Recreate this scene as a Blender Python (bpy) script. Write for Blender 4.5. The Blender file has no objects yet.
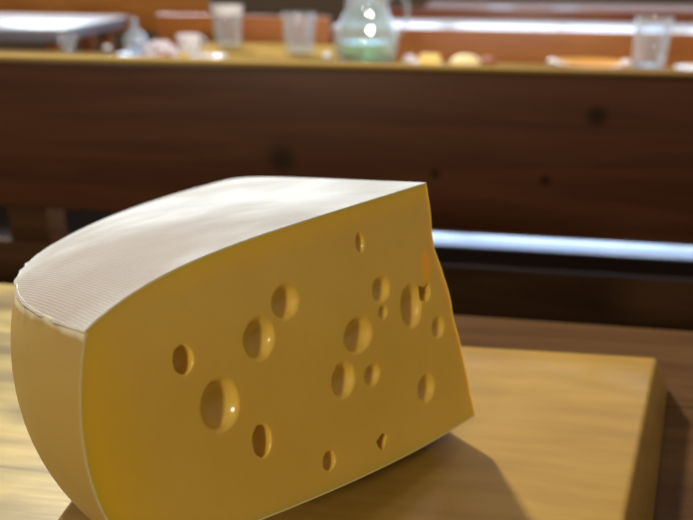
import bpy, bmesh, math, random
from mathutils import Vector, Matrix, noise
random.seed(4)
col = bpy.context.scene.collection
PI = math.pi

# ------------------------------------------------------------------ materials
def mat(name, color=(.5,.5,.5), rough=.5, **kw):
    m = bpy.data.materials.new(name); m.use_nodes = True
    b = m.node_tree.nodes['Principled BSDF']
    b.inputs['Base Color'].default_value = (*color, 1); b.inputs['Roughness'].default_value = rough
    for k, v in kw.items(): b.inputs[k.replace('_', ' ')].default_value = v
    return m
def nd(nt, t, **kw):
    n = nt.nodes.new(t)
    for k, v in kw.items(): setattr(n, k, v)
    return n
def ramp(nt, fac, stops):
    r = nd(nt, 'ShaderNodeValToRGB'); e = r.color_ramp.elements
    while len(e) < len(stops): e.new(.5)
    for el, (p, c) in zip(e, stops): el.position = p; el.color = (*c, 1)
    nt.links.new(fac, r.inputs[0]); return r.outputs[0]
def mix(nt, a, b, fac, mode='MIX'):
    n = nd(nt, 'ShaderNodeMix', data_type='RGBA', blend_type=mode)
    for s, v in ((n.inputs[6], a), (n.inputs[7], b), (n.inputs[0], fac)):
        if hasattr(v, 'links'): nt.links.new(v, s)
        elif isinstance(v, (int, float)): s.default_value = v
        else: s.default_value = (*v, 1)
    return n.outputs[2]
def maprange(nt, v, a, b, c=0., d=1.):
    n = nd(nt, 'ShaderNodeMapRange'); nt.links.new(v, n.inputs[0])
    for i, q in enumerate((a, b, c, d)): n.inputs[i+1].default_value = q
    return n.outputs[0]
def wood(name, dark, mid, light, rough=.35, scale=(1.2,14,14), knots=(), seams=None, bump=.15, coat=0., loc=(0,0,0), spec=.5):
    """planks with grain along object X; knots = dark spots (x,y,z,r) in object space; seams = plank width along Y"""
    m = mat(name, mid, rough, Coat_Weight=coat, Coat_Roughness=.12, Specular_IOR_Level=spec); nt = m.node_tree; b = nt.nodes['Principled BSDF']
    tc = nd(nt, 'ShaderNodeTexCoord'); mp = nd(nt, 'ShaderNodeMapping'); mp.inputs['Scale'].default_value = scale; mp.inputs['Location'].default_value = loc
    nt.links.new(tc.outputs['Object'], mp.inputs[0])
    n1 = nd(nt, 'ShaderNodeTexNoise'); n1.inputs['Scale'].default_value = 1.; n1.inputs['Detail'].default_value = 5; n1.inputs['Distortion'].default_value = 1.1
    nt.links.new(mp.outputs[0], n1.inputs['Vector'])
    sn = nd(nt, 'ShaderNodeMath', operation='MULTIPLY'); sn.inputs[1].default_value = 26.; nt.links.new(n1.outputs[0], sn.inputs[0])
    s2 = nd(nt, 'ShaderNodeMath', operation='SINE'); nt.links.new(sn.outputs[0], s2.inputs[0])
    rings = maprange(nt, s2.outputs[0], -1, 1)
    c1 = ramp(nt, n1.outputs[0], [(.3, dark), (.5, mid), (.7, light)])
    c2 = mix(nt, c1, ramp(nt, rings, [(0, dark), (1, light)]), .28)
    mp2 = nd(nt, 'ShaderNodeMapping'); mp2.inputs['Scale'].default_value = (scale[0]*6, scale[1]*14, scale[2]*14)
    nt.links.new(tc.outputs['Object'], mp2.inputs[0])
    n2 = nd(nt, 'ShaderNodeTexNoise'); n2.inputs['Scale'].default_value = 1.; n2.inputs['Detail'].default_value = 3
    nt.links.new(mp2.outputs[0], n2.inputs['Vector'])
    c3 = mix(nt, c2, ramp(nt, n2.outputs[0], [(.3, (.62,.6,.58)), (.65, (1,1,1))]), .55, 'MULTIPLY')
    for (kx, ky, kz, kr) in knots:
        ds = nd(nt, 'ShaderNodeVectorMath', operation='DISTANCE'); ds.inputs[1].default_value = (kx, ky, kz)
        nt.links.new(tc.outputs['Object'], ds.inputs[0])
        w = nd(nt, 'ShaderNodeMath', operation='MULTIPLY_ADD'); nt.links.new(n2.outputs[0], w.inputs[0]); w.inputs[1].default_value = kr*.9; nt.links.new(ds.outputs['Value'], w.inputs[2])
        k = maprange(nt, w.outputs[0], kr*.9, kr*1.8, .85, 0)
        c3 = mix(nt, c3, tuple(v*.22 for v in dark), k)
    if seams:
        sp = nd(nt, 'ShaderNodeSeparateXYZ'); nt.links.new(tc.outputs['Object'], sp.inputs[0])
        a = nd(nt, 'ShaderNodeMath', operation='PINGPONG'); a.inputs[1].default_value = seams/2; nt.links.new(sp.outputs[1], a.inputs[0])
        c3 = mix(nt, c3, tuple(v*.25 for v in dark), maprange(nt, a.outputs[0], 0, .0016, .9, 0))
    nt.links.new(c3, b.inputs['Base Color'])
    bp = nd(nt, 'ShaderNodeBump'); bp.inputs['Strength'].default_value = bump; bp.inputs['Distance'].default_value = .001
    nt.links.new(n2.outputs[0], bp.inputs['Height']); nt.links.new(bp.outputs[0], b.inputs['Normal'])
    return m
def glass(name, tint=(.93,.96,1.), refl=.12):
    m = bpy.data.materials.new(name); m.use_nodes = True; nt = m.node_tree; nt.nodes.clear()
    o = nd(nt, 'ShaderNodeOutputMaterial'); t = nd(nt, 'ShaderNodeBsdfTransparent'); t.inputs[0].default_value = (*tint, 1)
    g = nd(nt, 'ShaderNodeBsdfGlossy'); g.inputs['Roughness'].default_value = .08
    d = nd(nt, 'ShaderNodeBsdfDiffuse'); d.inputs[0].default_value = (.9,.95,1,1)
    fr = nd(nt, 'ShaderNodeLayerWeight'); fr.inputs[0].default_value = .35
    f = maprange(nt, fr.outputs['Facing'], 0, 1, refl, .9)
    m1 = nd(nt, 'ShaderNodeMixShader'); nt.links.new(f, m1.inputs[0]); nt.links.new(t.outputs[0], m1.inputs[1])
    m0 = nd(nt, 'ShaderNodeMixShader'); m0.inputs[0].default_value = .45; nt.links.new(g.outputs[0], m0.inputs[1]); nt.links.new(d.outputs[0], m0.inputs[2])
    nt.links.new(m0.outputs[0], m1.inputs[2]); nt.links.new(m1.outputs[0], o.inputs[0])
    return m

# ------------------------------------------------------------------ builders
def link(name, bm, m, parent=None, smooth=True, angle=35):
    me = bpy.data.meshes.new(name); bmesh.ops.recalc_face_normals(bm, faces=bm.faces); bm.to_mesh(me); bm.free()
    if smooth:
        me.polygons.foreach_set('use_smooth', [True]*len(me.polygons)); me.set_sharp_from_angle(angle=math.radians(angle))
    me.materials.append(m)
    o = bpy.data.objects.new(name, me); col.objects.link(o)
    if parent: o.parent = parent
    return o
def tag(o, label=None, cat=None, group=None, kind=None):
    if label: o['label'] = label
    if cat: o['category'] = cat
    if group: o['group'] = group
    if kind: o['kind'] = kind
    return o
def thing(name, label, cat, loc=(0,0,0), rz=0, group=None):
    o = bpy.data.objects.new(name, None); col.objects.link(o); o.location = loc; o.rotation_euler = (0,0,rz); o.empty_display_size = .05
    return tag(o, label, cat, group)
def box_bm(x0, x1, y0, y1, z0, z1, bev=.003, bm=None, seg=3):
    b = bmesh.new(); bmesh.ops.create_cube(b, size=1)
    for v in b.verts: v.co = ((x0+x1)/2+v.co.x*(x1-x0), (y0+y1)/2+v.co.y*(y1-y0), (z0+z1)/2+v.co.z*(z1-z0))
    if bev: bmesh.ops.bevel(b, geom=b.edges[:], offset=bev, segments=seg, affect='EDGES', profile=.5)
    if bm is None: return b
    t = bpy.data.meshes.new('t'); b.to_mesh(t); b.free(); bm.from_mesh(t); bpy.data.meshes.remove(t); return bm
def prism_bm(top, bot, zt, zb, bev=.003):
    b = bmesh.new(); T = [b.verts.new((x,y,zt)) for x,y in top]; B = [b.verts.new((x,y,zb)) for x,y in bot]
    b.faces.new(T); b.faces.new(B[::-1]); n = len(T)
    for i in range(n): b.faces.new((T[i], B[i], B[(i+1)%n], T[(i+1)%n]))
    bmesh.ops.recalc_face_normals(b, faces=b.faces)
    if bev: bmesh.ops.bevel(b, geom=b.edges[:], offset=bev, segments=3, affect='EDGES', profile=.5)
    return b
def lathe_bm(pts, n=40, bm=None, off=(0,0,0)):
    b = bm or bmesh.new(); rings = []
    for r, z in pts:
        if r < 1e-6: rings.append([b.verts.new((off[0], off[1], z+off[2]))])
        else: rings.append([b.verts.new((off[0]+r*math.cos(2*PI*i/n), off[1]+r*math.sin(2*PI*i/n), z+off[2])) for i in range(n)])
    for a, c in zip(rings, rings[1:]):
        for i in range(n):
            j = (i+1) % n
            if len(a) == 1 and len(c) == 1: continue
            if len(a) == 1: b.faces.new((a[0], c[i], c[j]))
            elif len(c) == 1: b.faces.new((a[i], a[j], c[0]))
            else: b.faces.new((a[i], a[j], c[j], c[i]))
    return b
def tube_bm(path, r, n=10):
    b = bmesh.new(); rings = []
    P = [Vector(p) for p in path]
    for i, p in enumerate(P):
        d = (P[min(i+1, len(P)-1)]-P[max(i-1, 0)]).normalized(); s = d.orthogonal().normalized() if abs(d.x) > .9 else d.cross(Vector((1,0,0))).normalized(); t = d.cross(s)
        rings.append([b.verts.new(p+(s*math.cos(2*PI*k/n)+t*math.sin(2*PI*k/n))*r) for k in range(n)])
    for a, c in zip(rings, rings[1:]):
        for i in range(n): b.faces.new((a[i], a[(i+1)%n], c[(i+1)%n], c[i]))
    b.faces.new(rings[0][::-1]); b.faces.new(rings[-1]); return b
def blob_bm(rx, ry, rz, amp=.15, freq=8, seed=0, flat=True, sub=4):
    b = bmesh.new(); bmesh.ops.create_icosphere(b, subdivisions=sub, radius=1)
    for v in b.verts:
        k = 1+amp*noise.noise(v.co*freq*.25+Vector((seed*3.1,0,0)))*2
        v.co = Vector((v.co.x*rx*k, v.co.y*ry*k, v.co.z*rz*k))
        if flat and v.co.z < -rz*.55: v.co.z = -rz*.55
    lo = min(v.co.z for v in b.verts)
    for v in b.verts: v.co.z -= lo
    return b

M = {}
M['table'] = wood('table_wood', (.052,.024,.009), (.078,.037,.014), (.105,.053,.02), rough=.37, scale=(2.5,14,14), seams=.13, bump=.25)
M['table'].node_tree.nodes['Principled BSDF'].inputs['Specular Tint'].default_value = (1,.78,.30,1)
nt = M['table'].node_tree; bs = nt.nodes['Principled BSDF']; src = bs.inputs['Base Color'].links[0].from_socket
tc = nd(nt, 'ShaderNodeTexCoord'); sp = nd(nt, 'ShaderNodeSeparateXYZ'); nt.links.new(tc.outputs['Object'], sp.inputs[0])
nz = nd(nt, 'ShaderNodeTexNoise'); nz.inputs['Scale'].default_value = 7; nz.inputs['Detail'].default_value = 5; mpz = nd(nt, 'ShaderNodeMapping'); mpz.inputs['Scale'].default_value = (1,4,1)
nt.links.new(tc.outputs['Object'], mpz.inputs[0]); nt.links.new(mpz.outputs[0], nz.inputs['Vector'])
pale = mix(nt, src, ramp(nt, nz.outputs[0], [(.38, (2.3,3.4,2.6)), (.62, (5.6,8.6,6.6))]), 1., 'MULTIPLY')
nt.links.new(mix(nt, src, pale, maprange(nt, sp.outputs[0], -.16, -.02, 1, 0)), bs.inputs['Base Color'])  # planks coloured paler toward the left to paint the daylight sheen
bs.inputs['Specular IOR Level'].default_value = .12
M['board'] = wood('cutting_board_wood', (.335,.19,.032), (.365,.21,.037), (.39,.228,.042), rough=.36, scale=(3,7,7), bump=.06, coat=.25)
M['bench'] = wood('dark_bench_wood', (.062,.021,.010), (.084,.030,.013), (.104,.038,.016), rough=.45, scale=(1.6,22,22), bump=.2,
                  knots=((-.200,0,.062,.017),(.153,0,.124,.011),(-.019,0,.052,.006),(.105,0,.05,.006)), spec=.2)
M['bench2'] = wood('dark_bench_wood_low', (.05,.024,.011), (.075,.038,.018), (.10,.052,.025), rough=.7, scale=(1.6,18,18), spec=.05)
M['edge'] = mat('worn_lit_edge', (.22,.15,.03), .6, Specular_IOR_Level=.0, Specular_Tint=(1,.85,.4,1))
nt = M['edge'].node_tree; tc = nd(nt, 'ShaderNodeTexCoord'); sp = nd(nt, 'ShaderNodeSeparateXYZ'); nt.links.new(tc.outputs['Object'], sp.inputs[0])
nt.links.new(ramp(nt, maprange(nt, sp.outputs[0], -.5, .3), [(0, (.34,.24,.08)), (.5, (.20,.13,.04)), (1, (.09,.05,.02))]), nt.nodes['Principled BSDF'].inputs['Base Color'])  # worn wood; gold fading to brown paints the daylight glint at left
M['ledge'] = mat('glossy_ledge', (.16,.24,.42), .3, Coat_Weight=1., Coat_Roughness=.24)  # blue of the reflected window is put into the base colour
M['orange'] = wood('orange_varnished_wood', (.40,.12,.017), (.48,.16,.025), (.55,.20,.036), rough=.35, scale=(1,10,10), bump=.1)
M['lit_orange'] = wood('lit_orange_wood', (.62,.22,.03), (.75,.29,.045), (.85,.35,.06), rough=.5, scale=(1,10,10), bump=.1)  # orange wood in a brighter copy, missing lamp light put into the colour
M['bright_gold'] = wood('bright_golden_wood', (.36,.23,.06), (.46,.30,.085), (.54,.37,.12), rough=.8, spec=.0, scale=(2,10,10))
M['red'] = wood('red_brown_wood', (.25,.06,.018), (.34,.09,.025), (.42,.12,.035), rough=.35, scale=(1,10,10), bump=.1)
M['gold'] = wood('golden_table_wood', (.19,.12,.035), (.24,.155,.05), (.29,.19,.07), rough=.8, spec=.0, scale=(2,10,10))
M['glare_top'] = mat('white_glare_top', (.84,.89,.97), .2)  # window glare on polished table tops, painted as plain white
M['apron'] = mat('grey_apron', (.33,.32,.42), .5)
M['pink_top'] = mat('pinkish_top', (.50,.30,.24), .8, Specular_IOR_Level=.1)
M['china'] = mat('white_china', (.88,.89,.93), .15)
M['golden_china'] = mat('amber_glaze', (.6,.30,.06), .2)
M['glass'] = glass('clear_glass'); M['jugglass'] = glass('jug_glass', (.9,.97,1.), .2)
M['dark_pot'] = mat('dark_glaze', (.04,.02,.025), .3)
M['pale_lid'] = mat('pale_lid', (.75,.62,.6), .4)
M['bun'] = mat('brown_crust', (.30,.10,.03), .5)
M['pale_roll'] = mat('pale_roll', (.85,.72,.36), .6)
M['napkin'] = mat('napkin', (.86,.80,.86), .8)
M['yellow'] = mat('yellow_cheese', (.82,.58,.12), .45)
M['green'] = mat('green_herbs', (.25,.62,.12), .5)
M['water'] = mat('green_tinged_water', (.50,.78,.30), .1, Transmission_Weight=.6)
M['floor'] = mat('floor_boards', (.03,.018,.013), .9, Specular_IOR_Level=.05)
M['wall'] = mat('wall_paint', (.26,.20,.15), .7)
M['frame'] = mat('window_frame', (.25,.13,.06), .5)
pane = bpy.data.materials.new('daylight_pane'); pane.use_nodes = True; nt = pane.node_tree; nt.nodes.clear()
em = nd(nt, 'ShaderNodeEmission'); em.inputs[0].default_value = (.60,.78,1,1); em.inputs[1].default_value = 4.
oo = nd(nt, 'ShaderNodeOutputMaterial'); nt.links.new(em.outputs[0], oo.inputs[0]); M['pane'] = pane

# ------------------------------------------------------------------ setting
tag(link('floor', box_bm(-6, 6, -2, 9, -.80, -.75, 0), M['floor'], smooth=False), kind='structure')
bm = bmesh.new()
WX = [(-5.6,-3.0), (-2.9,-.3), (-.2,2.4), (2.5,5.1)]
xs = [-6]+[v for w in WX for v in w]+[6]
for i in range(0, len(xs), 2): box_bm(xs[i], xs[i+1], 9, 9.25, -.75, 4, 0, bm)
for a, b_ in WX:
    box_bm(a, b_, 9, 9.25, -.75, .35, 0, bm); box_bm(a, b_, 9, 9.25, 3.3, 4, 0, bm)
tag(link('wall_back', bm, M['wall'], smooth=False), kind='structure')
for i, (a, b_) in enumerate(WX):
    w = tag(link('window_%d' % (i+1), box_bm(a, b_, 9.12, 9.14, .35, 3.3, 0), M['pane'], smooth=False), kind='structure')
    f = bmesh.new()
    for x in (a, (a+b_)/2-.03, b_-.06): box_bm(x, x+.06, 9.06, 9.11, .35, 3.3, .005, f)
    for z in (.35, 1.8, 3.24): box_bm(a, b_, 9.05, 9.10, z, z+.06, .005, f)
    link('window_frame', f, M['frame'], w)

# ------------------------------------------------------------------ near table
t = thing('dining_table', 'brown plank table under the cutting board and cheese, daylight sheen painted pale at left', 'table', (0,.2,-.75))
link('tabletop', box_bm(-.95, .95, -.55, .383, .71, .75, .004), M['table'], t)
for sx in (-.85, .85):
    for sy in (-.5, .32): link('leg', box_bm(sx-.035, sx+.035, sy-.035, sy+.035, 0, .71, .004), M['table'], t)

# ------------------------------------------------------------------ cutting board
top = [(-.175,.462), (.1436,.4717), (.0901,.302), (.043,.155), (-.172,.155)]
bot = [(-.183,.470), (.1590,.4850), (.1056,.300), (.056,.148), (-.180,.148)]
cb = link('cutting_board', prism_bm(top, bot, .03, .0005, .003), M['board'])
tag(cb, 'thick pale yellow wooden cutting board under the cheese wedge', 'cutting board')

# ------------------------------------------------------------------ cheese
AX = (0.03308904747220339, 0.3974384637915058, 0.10946879548771105)
YAW, TILT, TILT2 = 4.119253604615455, -0.004185116920046138, 0.19400421827544068
Rt, Rb, Ta, Te, bt, n1, b1, Tb, rt, rb, n2, Tc, TH = (0.2449125130525866, 0.23960856761230656, 0.066349609107531, 0.05350496826598758, 0.01866574874357815, 6.695619122465988, 0.014282182114805099, 0.03379458310053538, 0.06185750957808766, 0.04097803393926491, 1.60834460054225, 0.06546107606207038, -1.5011887034738554)
HOLES = [[0.1137,0.0491,0.0026,0.0044],[0.1615,0.0366,0.007,0.0069],[0.1774,0.0265,0.0076,0.0083],[0.2123,0.0308,0.0042,0.0054],[0.2005,0.0084,0.0085,0.0103],[0.1843,-0.0139,0.0048,0.0069],[0.1038,0.0249,0.006,0.006],[0.1044,0.014,0.0032,0.0033],[0.1227,0.0092,0.009,0.0081],[0.1357,-0.0072,0.0071,0.008],[0.1172,-0.0121,0.0053,0.0051],[0.084,0.0105,0.0078,0.0107],[0.0731,0.0138,0.004,0.0035],[0.065,-0.0066,0.0051,0.0056],[0.0799,-0.0337,0.0067,0.0071],[0.1509,-0.039,0.0038,0.0045],[0.1164,-0.0461,0.0037,0.0034]]
DEEP = {3, 5, 15}
NT = 48
THS = [TH*i/NT for i in range(NT+1)]
def prof(e=0.):
    """top, rind, bottom curves in (r, w); e = inset"""
    R1, R2 = Rt-e, Rb-e
    top = [(i/40, Ta-e-(Ta-Te)*(i/40)**n1) for i in range(41)]
    p0, p1, p2, p3 = (R1, Te-e), (R1+b1, Te*.4), (R2+bt, -Tb*.5), (R2, -Tb+e)
    rind = []
    for i in range(31):
        t_ = i/30; rind.append(tuple((1-t_)**3*p0[k]+3*t_*(1-t_)**2*p1[k]+3*t_*t_*(1-t_)*p2[k]+t_**3*p3[k] for k in (0,1)))
    bo = [(1-i/40, -Tc+e+(Tc-Tb)*(1-i/40)**n2) for i in range(41)]
    return top, rind, bo, R1, R2
def sector(s, w, th, rin, rout):
    return Vector((rin*(1-s)+s*rout*math.cos(th), s*rout*math.sin(th), w))
def wob(th, z, k=.0008):
    return 1+k*4*noise.noise(Vector((math.cos(th)*6, math.sin(th)*6, z*30)))
T0, RI, B0, R1, R2 = prof(.0006)
ch = thing('cheese_wedge', 'large wedge of pale yellow holed cheese with a whitish rind on the wooden board', 'cheese', AX)
ch.rotation_mode = 'QUATERNION'
ch.rotation_quaternion = (Matrix.Rotation(YAW, 3, 'Z') @ Matrix.Rotation(TILT, 3, 'Y') @ Matrix.Rotation(TILT2, 3, 'X')).to_quaternion()

def grid(b, rows):
    V = [[b.verts.new(p) for p in r] for r in rows]
    for a, c in zip(V, V[1:]):
        for i in range(len(a)-1): b.faces.new((a[i], a[i+1], c[i+1], c[i]))
    return V
b = bmesh.new()
topg = [[sector(s, w, th, rt, R1) for s, w in T0] for th in THS]
ring = [[Vector((r*math.cos(th), r*math.sin(th), w)) for r, w in RI] for th in THS]
botg = [[sector(s, w, th, rb, R2) for s, w in B0] for th in THS]
grid(b, topg); grid(b, ring); grid(b, botg)
def apex(i, n=24):
    f = i/n; z = T0[0][1]*(1-f)+B0[-1][1]*f
    r = rt*(1-f)+rb*f
    dent = .0042*math.exp(-((f-.24)/.13)**2)+.0012*math.exp(-((f-.55)/.05)**2)+.0006*noise.noise(Vector((f*14,0,3)))
    if i in (0, n): dent = 0
    return Vector((r+dent, 0 if i in (0, n) else 0, z))
AP = [apex(i) for i in range(25)]
b.faces.new([b.verts.new(p) for p in topg[0]+ring[0][1:]+botg[0][1:]+AP[::-1][1:-1]])
# back cut: a strip of quads next to the nicked front edge, then the flat rest
tb, bb, J = topg[NT], botg[NT], 10
lin = [tb[0].lerp(bb[-1], i/24) for i in range(25)]
cols = [[tb[j].lerp(bb[-1-j], i/24)+(AP[i]-lin[i])*(1-j/J) for i in range(25)] for j in range(J+1)]
grid(b, cols)
b.faces.new([b.verts.new(p) for p in tb[J:]+ring[NT][1:]+bb[1:-J]+cols[J][::-1][1:-1]])
bmesh.ops.remove_doubles(b, verts=b.verts, dist=2e-5)
bmesh.ops.recalc_face_normals(b, faces=b.faces)

# paste material
m = mat('cheese_paste', (.72,.52,.07), .22, Specular_IOR_Level=.5); nt = m.node_tree; bs = nt.nodes['Principled BSDF']
bs.inputs['Subsurface Weight'].default_value = .55; bs.inputs['Subsurface Radius'].default_value = (1., .55, .12); bs.inputs['Subsurface Scale'].default_value = .008
tc = nd(nt, 'ShaderNodeTexCoord'); sp = nd(nt, 'ShaderNodeSeparateXYZ'); nt.links.new(tc.outputs['Object'], sp.inputs[0])
n_ = nd(nt, 'ShaderNodeTexNoise'); n_.inputs['Scale'].default_value = 22; n_.inputs['Detail'].default_value = 4; nt.links.new(tc.outputs['Object'], n_.inputs['Vector'])
c = ramp(nt, n_.outputs[0], [(.3, (.68,.44,.065)), (.7, (.73,.485,.08))])
edge1 = maprange(nt, sp.outputs[2], .054, .064); edge2 = maprange(nt, sp.outputs[0], .228, .250)
mx = nd(nt, 'ShaderNodeMath', operation='MAXIMUM'); nt.links.new(edge1, mx.inputs[0]); nt.links.new(edge2, mx.inputs[1])
mm = nd(nt, 'ShaderNodeMath', operation='MULTIPLY'); nt.links.new(mx.outputs[0], mm.inputs[0]); mm.inputs[1].default_value = .65
c = mix(nt, c, (.84,.50,.008), mm.outputs[0])  # ochre zone by the rind, with light seeping through the edge painted in
hx = nd(nt, 'ShaderNodeVectorMath', operation='SUBTRACT'); hx.inputs[1].default_value = (.0695,0,.0262); nt.links.new(tc.outputs['Object'], hx.inputs[0])
hs = nd(nt, 'ShaderNodeVectorMath', operation='MULTIPLY'); hs.inputs[1].default_value = (1/.0042,0,1/.0095); nt.links.new(hx.outputs[0], hs.inputs[0])
hl = nd(nt, 'ShaderNodeVectorMath', operation='LENGTH'); nt.links.new(hs.outputs[0], hl.inputs[0])
c = mix(nt, c, (.95,.46,.02), maprange(nt, hl.outputs['Value'], .55, 1.1, .9, 0))
nt.links.new(c, bs.inputs['Base Color'])
n3 = nd(nt, 'ShaderNodeTexNoise'); n3.inputs['Scale'].default_value = 60; n3.inputs['Detail'].default_value = 5; nt.links.new(tc.outputs['Object'], n3.inputs['Vector'])
bp = nd(nt, 'ShaderNodeBump'); bp.inputs['Strength'].default_value = .07; bp.inputs['Distance'].default_value = .001; nt.links.new(n3.outputs[0], bp.inputs['Height']); nt.links.new(bp.outputs[0], bs.inputs['Normal'])
M['paste'] = m

# holes
hb = bmesh.new(); SH = .22
for i, (x, z, a1, a2) in enumerate(HOLES):
    if i in (12, 16): continue
    a = (a1+a2)/2 * (.92 if i not in (0,) else 1)
    if i in DEEP: sc_, offs = 1.1, -.45
    elif i == 0: sc_, offs = 1.1, .3
    else: sc_, offs = 1.06, .30
    f = min(.0013, a*.22)
    yb = offs*a-sc_*a                                   # deepest point
    ys = [yb+(0-yb)*(1-math.cos(PI/2*j/30)) for j in range(31)]
    ys = [y for y in ys if y < -f]+[-f*(1-j/10) for j in range(11)]+[.0004]
    pts = []
    for y in ys:
        rr = math.sqrt(max(sc_*sc_*a*a-(y-offs*a)**2, 0))/a
        if y > -f: q_ = min((y+f)/f, 1); rr += f*(1-math.sqrt(max(1-q_*q_, 0)))/a
        pts.append((rr*(1-f*.45/a), y))
    pts[0] = (0, pts[0][1]); pts.append((0, .0004))
    k = lathe_bm(pts, 48)
    for v in k.verts:
        q = v.co.copy(); w_ = 1+.07*noise.noise(Vector((q.x, q.y*0, q.z*40))+Vector((q.x*1.2, q.y*1.2, i*5)))
        y = q.z
        v.co = Vector((x+q.x*a1*w_-min(y, 0)*SH-(a*SH*.12), y, z+q.y*a2*w_+min(y, 0)*.12))
    bmesh.ops.recalc_face_normals(k, faces=k.faces)
    t_ = bpy.data.meshes.new('t'); k.to_mesh(t_); k.free(); hb.from_mesh(t_); bpy.data.meshes.remove(t_)
def chip(x, z, pts, dep):
    k = bmesh.new(); F = [k.verts.new((x+p[0], .001, z+p[1])) for p in pts]; Bk = [k.verts.new((x+p[0]*.7, -dep, z+p[1]*.7)) for p in pts]
    k.faces.new(F); k.faces.new(Bk[::-1]); n = len(F)
    for i in range(n): k.faces.new((F[i], Bk[i], Bk[(i+1)%n], F[(i+1)%n]))
    bmesh.ops.recalc_face_normals(k, faces=k.faces)
    t_ = bpy.data.meshes.new('t'); k.to_mesh(t_); k.free(); hb.from_mesh(t_); bpy.data.meshes.remove(t_)
chip(.0725, .0140, [(-.0042,.0045), (.0005,.0030), (.0046,.0050), (.0040,-.0036), (-.0018,-.0052), (-.0048,-.002)], .006)
chip(.1164, -.0461, [(-.0042,.0018), (-.0010,.0042), (.0040,.0020), (.0032,-.0012), (.0002,-.0048), (-.0020,-.0016)], .008)
body = link('paste', b, M['paste'], None, smooth=False)
cut = link('cutter', hb, M['paste'], None, smooth=False)
md = body.modifiers.new('b', 'BOOLEAN'); md.object = cut; md.operation = 'DIFFERENCE'; md.solver = 'EXACT'; md.use_self = True
dg = bpy.context.evaluated_depsgraph_get(); me = bpy.data.meshes.new_from_object(body.evaluated_get(dg)); body.modifiers.clear()
body.data = me; bpy.data.objects.remove(cut)
me.polygons.foreach_set('use_smooth', [True]*len(me.polygons)); me.set_sharp_from_angle(angle=math.radians(32))
for p in me.polygons:
    if p.normal.y > .9999 and abs(p.center.y) < 1e-5: p.use_smooth = False
body.parent = ch

# rinds
def crust_mat():
    m = mat('crust', (.8,.76,.68), .75, Specular_IOR_Level=.35); nt = m.node_tree; bs = nt.nodes['Principled BSDF']
    tc = nd(nt, 'ShaderNodeTexCoord')
    n1_ = nd(nt, 'ShaderNodeTexNoise'); n1_.inputs['Scale'].default_value = 18; n1_.inputs['Detail'].default_value = 6; nt.links.new(tc.outputs['Object'], n1_.inputs['Vector'])
    c = ramp(nt, n1_.outputs[0], [(.3, (.46,.45,.40)), (.5, (.60,.61,.57)), (.68, (.74,.77,.75))])
    sp = nd(nt, 'ShaderNodeSeparateXYZ'); nt.links.new(tc.outputs['Object'], sp.inputs[0])
    # browner, bare patch near the front rim
    ds = nd(nt, 'ShaderNodeVectorMath', operation='DISTANCE'); ds.inputs[1].default_value = (.215,-.045,.06); nt.links.new(tc.outputs['Object'], ds.inputs[0])
    w = nd(nt, 'ShaderNodeMath', operation='MULTIPLY_ADD'); nt.links.new(n1_.outputs[0], w.inputs[0]); w.inputs[1].default_value = .09; nt.links.new(ds.outputs['Value'], w.inputs[2])
    c = mix(nt, c, (.34,.27,.20), maprange(nt, w.outputs[0], .08, .15, .8, 0))
    wv = nd(nt, 'ShaderNodeTexWave'); wv.inputs['Scale'].default_value = 260; wv.inputs['Distortion'].default_value = 2.4; wv.bands_direction = 'X'
    mp = nd(nt, 'ShaderNodeMapping'); mp.inputs['Rotation'].default_value = (0,0,.12); nt.links.new(tc.outputs['Object'], mp.inputs[0]); nt.links.new(mp.outputs[0], wv.inputs['Vector'])
    wv2 = nd(nt, 'ShaderNodeTexWave'); wv2.inputs['Scale'].default_value = 380; wv2.inputs['Distortion'].default_value = 1.3; wv2.bands_direction = 'Y'; nt.links.new(mp.outputs[0], wv2.inputs['Vector'])
    ad = nd(nt, 'ShaderNodeMath', operation='ADD'); nt.links.new(maprange(nt, wv.outputs['Fac'], 0, 1, .3, .7), ad.inputs[0]); nt.links.new(wv2.outputs['Fac'], ad.inputs[1])
    c = mix(nt, c, mix(nt, c, (.60,.55,.50), 1., 'MULTIPLY'), maprange(nt, ad.outputs[0], .4, 1.5, .55, 0))
    nt.links.new(c, bs.inputs['Base Color'])
    n2_ = nd(nt, 'ShaderNodeTexNoise'); n2_.inputs['Scale'].default_value = 90; n2_.inputs['Detail'].default_value = 5; nt.links.new(tc.outputs['Object'], n2_.inputs['Vector'])
    a2 = nd(nt, 'ShaderNodeMath', operation='MULTIPLY_ADD'); nt.links.new(n2_.outputs[0], a2.inputs[0]); a2.inputs[1].default_value = 2.5; nt.links.new(ad.outputs[0], a2.inputs[2])
    bp = nd(nt, 'ShaderNodeBump'); bp.inputs['Strength'].default_value = .45; bp.inputs['Distance'].default_value = .0006; nt.links.new(a2.outputs[0], bp.inputs['Height']); nt.links.new(bp.outputs[0], bs.inputs['Normal'])
    return m
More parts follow.
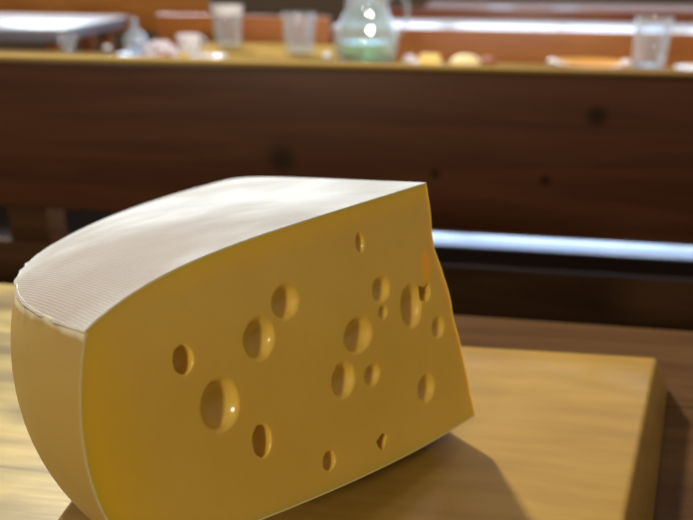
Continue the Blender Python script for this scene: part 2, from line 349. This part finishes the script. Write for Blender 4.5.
def side_mat():
    m = mat('side_rind', (.62,.40,.12), .42); nt = m.node_tree; bs = nt.nodes['Principled BSDF']
    bs.inputs['Subsurface Weight'].default_value = .25; bs.inputs['Subsurface Radius'].default_value = (1,.6,.2); bs.inputs['Subsurface Scale'].default_value = .005
    tc = nd(nt, 'ShaderNodeTexCoord'); sp = nd(nt, 'ShaderNodeSeparateXYZ'); nt.links.new(tc.outputs['Object'], sp.inputs[0])
    n1_ = nd(nt, 'ShaderNodeTexNoise'); n1_.inputs['Scale'].default_value = 30; n1_.inputs['Detail'].default_value = 6; nt.links.new(tc.outputs['Object'], n1_.inputs['Vector'])
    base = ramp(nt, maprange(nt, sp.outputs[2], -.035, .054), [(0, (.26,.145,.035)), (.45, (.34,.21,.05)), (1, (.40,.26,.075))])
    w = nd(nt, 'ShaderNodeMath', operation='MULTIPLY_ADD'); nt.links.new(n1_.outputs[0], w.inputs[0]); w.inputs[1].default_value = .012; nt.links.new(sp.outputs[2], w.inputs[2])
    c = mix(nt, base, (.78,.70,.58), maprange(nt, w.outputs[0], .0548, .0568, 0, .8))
    n2_ = nd(nt, 'ShaderNodeTexNoise'); n2_.inputs['Scale'].default_value = 140; n2_.inputs['Detail'].default_value = 2; nt.links.new(tc.outputs['Object'], n2_.inputs['Vector'])
    spk = nd(nt, 'ShaderNodeMath', operation='MULTIPLY'); nt.links.new(maprange(nt, n2_.outputs[0], .62, .70), spk.inputs[0]); nt.links.new(maprange(nt, sp.outputs[2], .038, .05), spk.inputs[1])
    c = mix(nt, c, (.30,.16,.05), spk.outputs[0])
    nt.links.new(c, bs.inputs['Base Color'])
    bp = nd(nt, 'ShaderNodeBump'); bp.inputs['Strength'].default_value = .2; bp.inputs['Distance'].default_value = .001; nt.links.new(n1_.outputs[0], bp.inputs['Height']); nt.links.new(bp.outputs[0], bs.inputs['Normal'])
    return m
M['cut_rim'] = mat('cut_rim', (.80,.66,.30), .5); M['crust'] = crust_mat(); M['side'] = side_mat()
T1, RI1, B1, S1, S2 = prof(0)
def shell(name, rows, m, label=None, thick=.0007):
    b = bmesh.new(); V = grid(b, rows); bmesh.ops.remove_doubles(b, verts=b.verts, dist=1e-6)
    o = link(name, b, m, ch, angle=60)
    # make the shell solid toward the inside of the wedge
    cen = Vector((.12,-.08,0)); p = o.data.polygons[len(o.data.polygons)//2]
    inward = p.normal.dot(cen-p.center) > 0
    s = o.modifiers.new('solid', 'SOLIDIFY'); s.thickness = thick; s.offset = 1 if inward else -1
    dg = bpy.context.evaluated_depsgraph_get(); me = bpy.data.meshes.new_from_object(o.evaluated_get(dg)); o.modifiers.clear(); o.data = me
    me.polygons.foreach_set('use_smooth', [True]*len(me.polygons)); me.set_sharp_from_angle(angle=math.radians(45))
    me.materials.append(M['cut_rim'])
    for p in me.polygons:
        if p.normal.y > .9 and abs(p.center.y) < 1e-4: p.material_index = 1; p.use_smooth = False
    if label: o['label'] = label
    return o
rows = []
for i, th in enumerate(THS):
    r_ = [sector(s, w, th, rt, S1) for s, w in T1]
    lip = .0008+.0022*noise.noise(Vector((math.cos(th)*30, math.sin(th)*30, 1)))
    d = Vector((math.cos(th), math.sin(th), 0)); r_[-1] = r_[-1]+d*lip+Vector((0,0,-.0006))
    r_.append(r_[-1]+d*-.0004+Vector((0,0,-.0022-.0012*noise.noise(Vector((math.cos(th)*24, math.sin(th)*24, 7))))))
    rows.append(r_)
shell('top_crust', rows, M['crust'], 'whitish cloth-marked top crust', .0007)
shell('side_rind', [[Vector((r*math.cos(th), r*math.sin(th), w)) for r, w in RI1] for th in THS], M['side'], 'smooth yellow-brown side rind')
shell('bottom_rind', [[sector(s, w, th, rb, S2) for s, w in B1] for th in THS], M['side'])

# ------------------------------------------------------------------ near bench (backrest seen from the front)
bn = thing('wooden_bench', 'dark brown bench with a wide backrest plank behind the cheese', 'bench', (0,.85,0))
link('backrest_plank', box_bm(-1.3, 1.2, 0, .03, -.0165, .1655, .003), M['bench'], bn).data
lo = link('lower_plank', box_bm(-1.3, 1.2, .012, .03, -.24, -.069, .004), M['bench2'], bn)
cap = link('top_edge', box_bm(-1.3, 1.2, -.001, .031, .1655, .1720, .003), M['edge'], bn); cap['label'] = 'worn top edge of the backrest, daylight glint painted gold at left'
link('seat', box_bm(-1.3, 1.2, -.24, .0, -.34, -.30, .005), M['bench2'], bn)
for x in (-.555, -.13, .75):
    link('upright', box_bm(x-.03, x+.03, .0305, .075, -.75, .15, .004), M['bench2'], bn)
for x in (-1.2, 1.1):
    link('leg', box_bm(x-.03, x+.03, -.20, -.16, -.75, -.34, .004), M['bench2'], bn)
ld = link('back_ledge', box_bm(-.10, 1.2, .0305, .079, -.0485, -.0455, .001), M['ledge'], bn); ld['label'] = 'shiny ledge glimpsed below the backrest, window reflection painted blue'

# ------------------------------------------------------------------ far furniture
def table(name, label, x0, x1, y0, y1, m, legm, th=.04, zt=0, inset=.08):
    t = thing(name, label, 'table', ((x0+x1)/2, (y0+y1)/2, -.75)); hx, hy = (x1-x0)/2, (y1-y0)/2
    link('tabletop', box_bm(-hx, hx, -hy, hy, zt+.75-th, zt+.75, .004), m, t)
    for sx in (-1, 1):
        for sy in (-1, 1):
            x, y = sx*(hx-inset), sy*(hy-inset); link('leg', box_bm(x-.035, x+.035, y-.035, y+.035, 0, zt+.75-th, .004), legm, t)
    return t
table('dining_table', 'brown laid table just behind the dark bench with glasses and plates', -2.3, 1.5, 1.65, 2.5, M['gold'], M['table'])
table('side_table', 'golden wooden side table under the two middle tumblers', -.98, -.36, 2.505, 3.0, M['bright_gold'], M['orange'], inset=.05)
def bench(label, x0, x1, y, zt, m, zl=-.25):
    t = thing('wooden_bench', label, 'bench', ((x0+x1)/2, y, -.75)); h = (x1-x0)/2
    link('backrest', box_bm(-h, h, 0, .03, .75+zl, .75+zt, .004), m, t)
    link('seat', box_bm(-h, h, .031, .34, .41, .45, .004), m, t)
    for x in (-h+.08, h-.08):
        link('leg', box_bm(x-.03, x+.03, .0, .03, 0, .75+zl, .004), m, t); link('leg', box_bm(x-.03, x+.03, .28, .33, 0, .41, .004), m, t)
bench('orange wooden bench back behind the left tumbler', -1.23, -.515, 3.06, .098, M['orange'])
bench('long orange bench back behind the jug and right tumbler', -.50, 1.9, 3.06, .062, M['orange'])
table('dining_table', 'table beyond the long orange bench, window glare painted white on its top', -.66, 2.4, 4.0, 4.78, M['glare_top'], M['orange'])
bench('red-brown bench back beyond the glare-white table strip', -.55, 2.6, 4.86, .062, M['red'])
table('dining_table', 'farthest pinkish table behind the red-brown bench', -.3, 3.4, 5.9, 7.6, M['pink_top'], M['red'])
# left table with window glare painted white on top, turned
t = thing('dining_table', 'table at top left with window glare painted white on top and a grey apron', 'table', (-2.45,4.05,-.75), math.radians(0))
P = [(-.95,-.55), (.575,-.55), (.32+.12,.52), (-.95,.55)]
link('tabletop', prism_bm(P, P, .75, .735, .002), M['glare_top'], t)
Q = [(-.93,-.53), (.56,-.54), (.425,.5), (-.93,.53)]
link('apron', prism_bm(Q, Q, .7345, .69, .002), M['apron'], t)
for x, y in ((-.85,-.45), (.46,-.44), (.33,.42), (-.85,.45)): link('leg', box_bm(x-.03, x+.03, y-.03, y+.03, 0, .69, .004), M['orange'], t)
# tall orange partition behind it
t = thing('wooden_partition', 'tall orange wooden partition behind the top left table', 'partition', (-2.6,5.1,-.75))
link('panel', box_bm(-1.6, .92, 0, .04, .62, .95, .004), M['lit_orange'], t)
for x in (-1.5, .0, .85): link('post', box_bm(x-.04, x+.04, .041, .12, 0, .95, .004), M['orange'], t)

# ------------------------------------------------------------------ tableware
def tumbler(label, loc, r, h, rim=False, taper=.86, group=None):
    t = thing('glass_tumbler', label, 'glass', loc)
    w = .0025
    link('bowl', lathe_bm([(0,.0), (r*taper,0), (r*taper+.001,.004), (r,h-.003), (r-.0012,h), (r-w,h-.003), (r*taper-w,.014), (0,.012)]), M['glass'], t)
    return t
tumbler('tall clear glass tumbler at far right of the laid table', (.56,2.405,0), .052, .150)
t = tumbler('clear tumbler with its rim highlight painted as a white band, left of the two on the side table', (-.845,2.78,0), .054, .145)
link('rim', lathe_bm([(.0545,.118), (.0565,.12), (.0565,.147), (.0545,.149), (.052,.147), (.052,.12), (.0545,.118)]), M['china'], t)  # opaque white band painted in for the highlight on the glass rim
tumbler('clear tumbler beside the water jug, on the side table', (-.545,2.62,0), .056, .135)
tumbler('small tapered glass at far left of the laid table', (-1.285,2.42,0), .032, .066, taper=.35)
t = thing('glass_carafe', 'small bluish glass carafe with a narrow neck at left', 'carafe', (-1.045,2.41,.009))
link('body', lathe_bm([(0,0),(.022,0),(.03,.008),(.038,.03),(.036,.05),(.022,.068),(.010,.08),(.009,.108),(.012,.112),(.009,.112),(.007,.08),(.019,.068),(.033,.05),(.035,.03),(.027,.01),(0,.006)]), glass('carafe_glass', (.75,.88,1.), .45), t)
def plate(label, loc, r, m, h=.016, name='dinner_plate', cat='plate'):
    o = link(name, lathe_bm([(0,0),(r*.6,0),(r*.66,.003),(r*.97,h-.002),(r,h),(r*.97,h+.001),(r*.64,.006),(0,.005)], 48), m); o.location = loc
    return tag(o, label, cat)
plate('small white plate under the narrow-necked carafe', (-1.045,2.41,.0005), .062, M['china'], .009, 'small_plate')
plate('white plate right of the white cup and pastry', (-.775,2.33,.0005), .058, M['china'], .018, 'small_plate')
plate('shallow amber dish left of the right tumbler', (.385,2.36,.0005), .118, M['golden_china'], .022, 'shallow_dish', 'dish')
plate('white plate beside the far right tumbler', (.70,2.37,.0005), .07, M['china'], .014)
plate('small white plate under the yellow cheese piece', (-.105,2.38,.0005), .056, M['china'], .008, 'small_plate')
# white cup
t = thing('white_cup', 'white china cup behind the crumpled napkin at left', 'cup', (-.875,2.44,.0))
link('body', lathe_bm([(0,0),(.024,0),(.026,.004),(.03,.02),(.036,.045),(.039,.07),(.0375,.071),(.034,.045),(.027,.02),(.02,.006),(0,.005)]), M['china'], t)
link('handle', tube_bm([(.036,0,.06),(.048,0,.062),(.056,0,.05),(.052,0,.034),(.032,0,.025)], .0035), M['china'], t)
o = link('paper_napkin', blob_bm(.052, .035, .030, .35, 9, 2), M['napkin']); o.location = (-.962,2.405,0); tag(o, 'crumpled whitish napkin behind the brown pastry', 'napkin')
o = link('brown_pastry', blob_bm(.028, .02, .016, .2, 6, 3), M['bun']); o.location = (-.925,2.34,0); tag(o, 'small brown pastry in front of the napkin', 'pastry')
o = link('cheese_cube', box_bm(-.012,.012,-.01,.01,0,.026,.003), M['yellow']); o.location = (-.852,2.33,0); o.rotation_euler = (0,0,.3); tag(o, 'small yellow cheese cube in front of the white cup', 'cheese')
o = link('cheese_piece', prism_bm([(-.03,-.02),(.034,-.015),(.03,.02),(-.025,.022)], [(-.034,-.024),(.036,-.02),(.034,.024),(-.028,.026)], .026, .0, .004), M['yellow']); o.location = (-.09,2.38,.0065); tag(o, 'yellow cheese piece on a small plate right of the jug', 'cheese')
o = link('paper_napkin', blob_bm(.022, .02, .014, .3, 9, 5), M['napkin']); o.location = (-.148,2.345,.010); tag(o, 'small folded white napkin beside the cheese piece, right of the jug', 'napkin')
o = link('bread_roll', blob_bm(.046, .032, .022, .08, 5, 6), M['pale_roll']); o.location = (.02,2.37,0); tag(o, 'pale yellow bread roll in the middle of the laid table', 'bread')
o = link('bread_crust', blob_bm(.022, .016, .018, .2, 5, 8), M['bun']); o.location = (.088,2.40,0); tag(o, 'small brown crust right of the pale roll', 'bread')
# salt shaker bits
for (x, y, lb) in ((-.405, 2.36, 'small clear salt shaker left of the jug'), (.488, 2.37, 'small clear salt shaker left of the far right tumbler'), (.275, 2.36, 'small clear salt shaker at the left rim of the amber dish'), (-1.155, 2.43, 'small clear salt shaker beside the tapered glass')):
    t = thing('salt_shaker', lb, 'shaker', (x, y, 0))
    link('body', lathe_bm([(0,0),(.014,0),(.016,.006),(.013,.022),(0,.0225)], 24), M['glass'] if 'left rim' not in lb else M['glass'], t)
    link('cap', lathe_bm([(0,.0226),(.013,.0226),(.0125,.028),(.008,.032),(0,.033)], 24), M['china'], t)
# jug
t = thing('water_jug', 'large round glass jug holding green-tinged water on the laid table', 'jug', (-.29,2.42,0))
link('body', lathe_bm([(0,0),(.07,0),(.085,.006),(.097,.03),(.1,.06),(.094,.095),(.078,.13),(.066,.155),(.064,.18),(.074,.215),(.0725,.216),(.061,.18),(.062,.155),(.074,.13),(.09,.095),(.096,.06),(.093,.03),(.08,.01),(0,.008)], 48), M['jugglass'], t)
link('water', lathe_bm([(0,.0095),(.075,.0105),(.0895,.03),(.0925,.058),(.0925,.062),(0,.062)], 48), M['water'], t)
link('handle', tube_bm([(.07,-.01,.20),(.1,-.01,.205),(.125,-.01,.18),(.128,-.01,.14),(.115,-.01,.1),(.095,-.01,.08)], .007), M['jugglass'], t)
b = bmesh.new()
for i in range(26):
    a = random.uniform(0, 2*PI); r = random.uniform(.02,.078); z = random.uniform(.028,.062); s = random.uniform(.012,.02)
    q = Matrix.Rotation(random.uniform(0,6), 3, 'Z') @ Matrix.Rotation(random.uniform(-.8,.8), 3, 'X')
    c0 = Vector((r*math.cos(a)*.9+.01, r*math.sin(a), z)); b.faces.new([b.verts.new(c0+q@Vector(p)*s) for p in ((-1,0,0),(-.3,.5,.1),(.5,.35,.15),(1,0,0),(.5,-.35,.15),(-.3,-.5,.1))])
o = link('mint_leaves', b, M['green']); o.location = (-.29,2.42,0); o['kind'] = 'stuff'; tag(o, 'green leaves floating in the glass jug', 'leaves')
# pot with pale lid on the glare-white table
t = thing('dark_pot', 'dark round pot with a pale lid left of the white glare strip', 'pot', (-.62+.07,4.5,0))
link('body', lathe_bm([(0,0),(.05,0),(.075,.02),(.095,.05),(.085,.085),(0,.086)]), M['dark_pot'], t)
link('lid', lathe_bm([(.06,.0865),(.055,.11),(.035,.15),(.012,.16),(.015,.175),(0,.18)]), M['pale_lid'], t)
plate('white plate on the farthest pinkish table, left one', (.29,6.15,.0005), .11, M['china'])
plate('white plate on the farthest pinkish table, right one', (.78,6.2,.0005), .11, M['china'])

# ------------------------------------------------------------------ light
w = bpy.data.worlds.new('world'); bpy.context.scene.world = w; w.use_nodes = True
w.node_tree.nodes['Background'].inputs[0].default_value = (1.0,.84,.66,1); w.node_tree.nodes['Background'].inputs[1].default_value = .30
s = bpy.data.lights.new('sun', 'SUN'); s.energy = 5.0; s.angle = math.radians(5); s.color = (.97,.98,1)
so = bpy.data.objects.new('sun', s); col.objects.link(so); so.location = (-2,4,4)
so.rotation_euler = Vector((-.40,.66,.62)).to_track_quat('Z', 'Y').to_euler()
a = bpy.data.lights.new('room_lamp', 'AREA'); a.shape = 'DISK'; a.size = .15; a.energy = 10.5; a.color = (1,.88,.66)
ao = bpy.data.objects.new('room_lamp', a); col.objects.link(ao); ao.location = (-.55,-1.0,.66)
ao.rotation_euler = (Vector(ao.location)-Vector((0,.4,.1))).to_track_quat('Z', 'Y').to_euler()

a2 = bpy.data.lights.new('far_fill_light', 'AREA'); a2.shape = 'DISK'; a2.size = .3; a2.energy = 30; a2.color = (1,.92,.86)  # added fill light, brightens the far table and benches from the camera side
a2o = bpy.data.objects.new('far_fill_light', a2); col.objects.link(a2o); a2o.location = (.35,.95,1.1)
a2o.rotation_euler = (Vector(a2o.location)-Vector((-.2,2.9,0))).to_track_quat('Z', 'Y').to_euler()

# ------------------------------------------------------------------ camera
cam = bpy.data.cameras.new('camera'); co = bpy.data.objects.new('camera', cam); col.objects.link(co)
cam.sensor_width = 36; cam.lens = 36*750/693; cam.clip_start = .01
yaw, pit, roll = -0.14194653871836357, 0.36826447217080355, 0.009272804833815327
fw = Vector((math.sin(yaw)*math.cos(pit), math.cos(yaw)*math.cos(pit), -math.sin(pit))); r = Vector((math.cos(yaw), -math.sin(yaw), 0)); u = r.cross(fw)
r2 = r*math.cos(roll)+u*math.sin(roll); u2 = -r*math.sin(roll)+u*math.cos(roll)
co.matrix_world = Matrix(((r2.x,u2.x,-fw.x,0),(r2.y,u2.y,-fw.y,0),(r2.z,u2.z,-fw.z,.27),(0,0,0,1)))
cam.dof.use_dof = True; cam.dof.focus_distance = .30; cam.dof.aperture_fstop = 8.8
sc = bpy.context.scene; sc.camera = co
sc.view_settings.view_transform = 'Standard'; sc.view_settings.look = 'None'
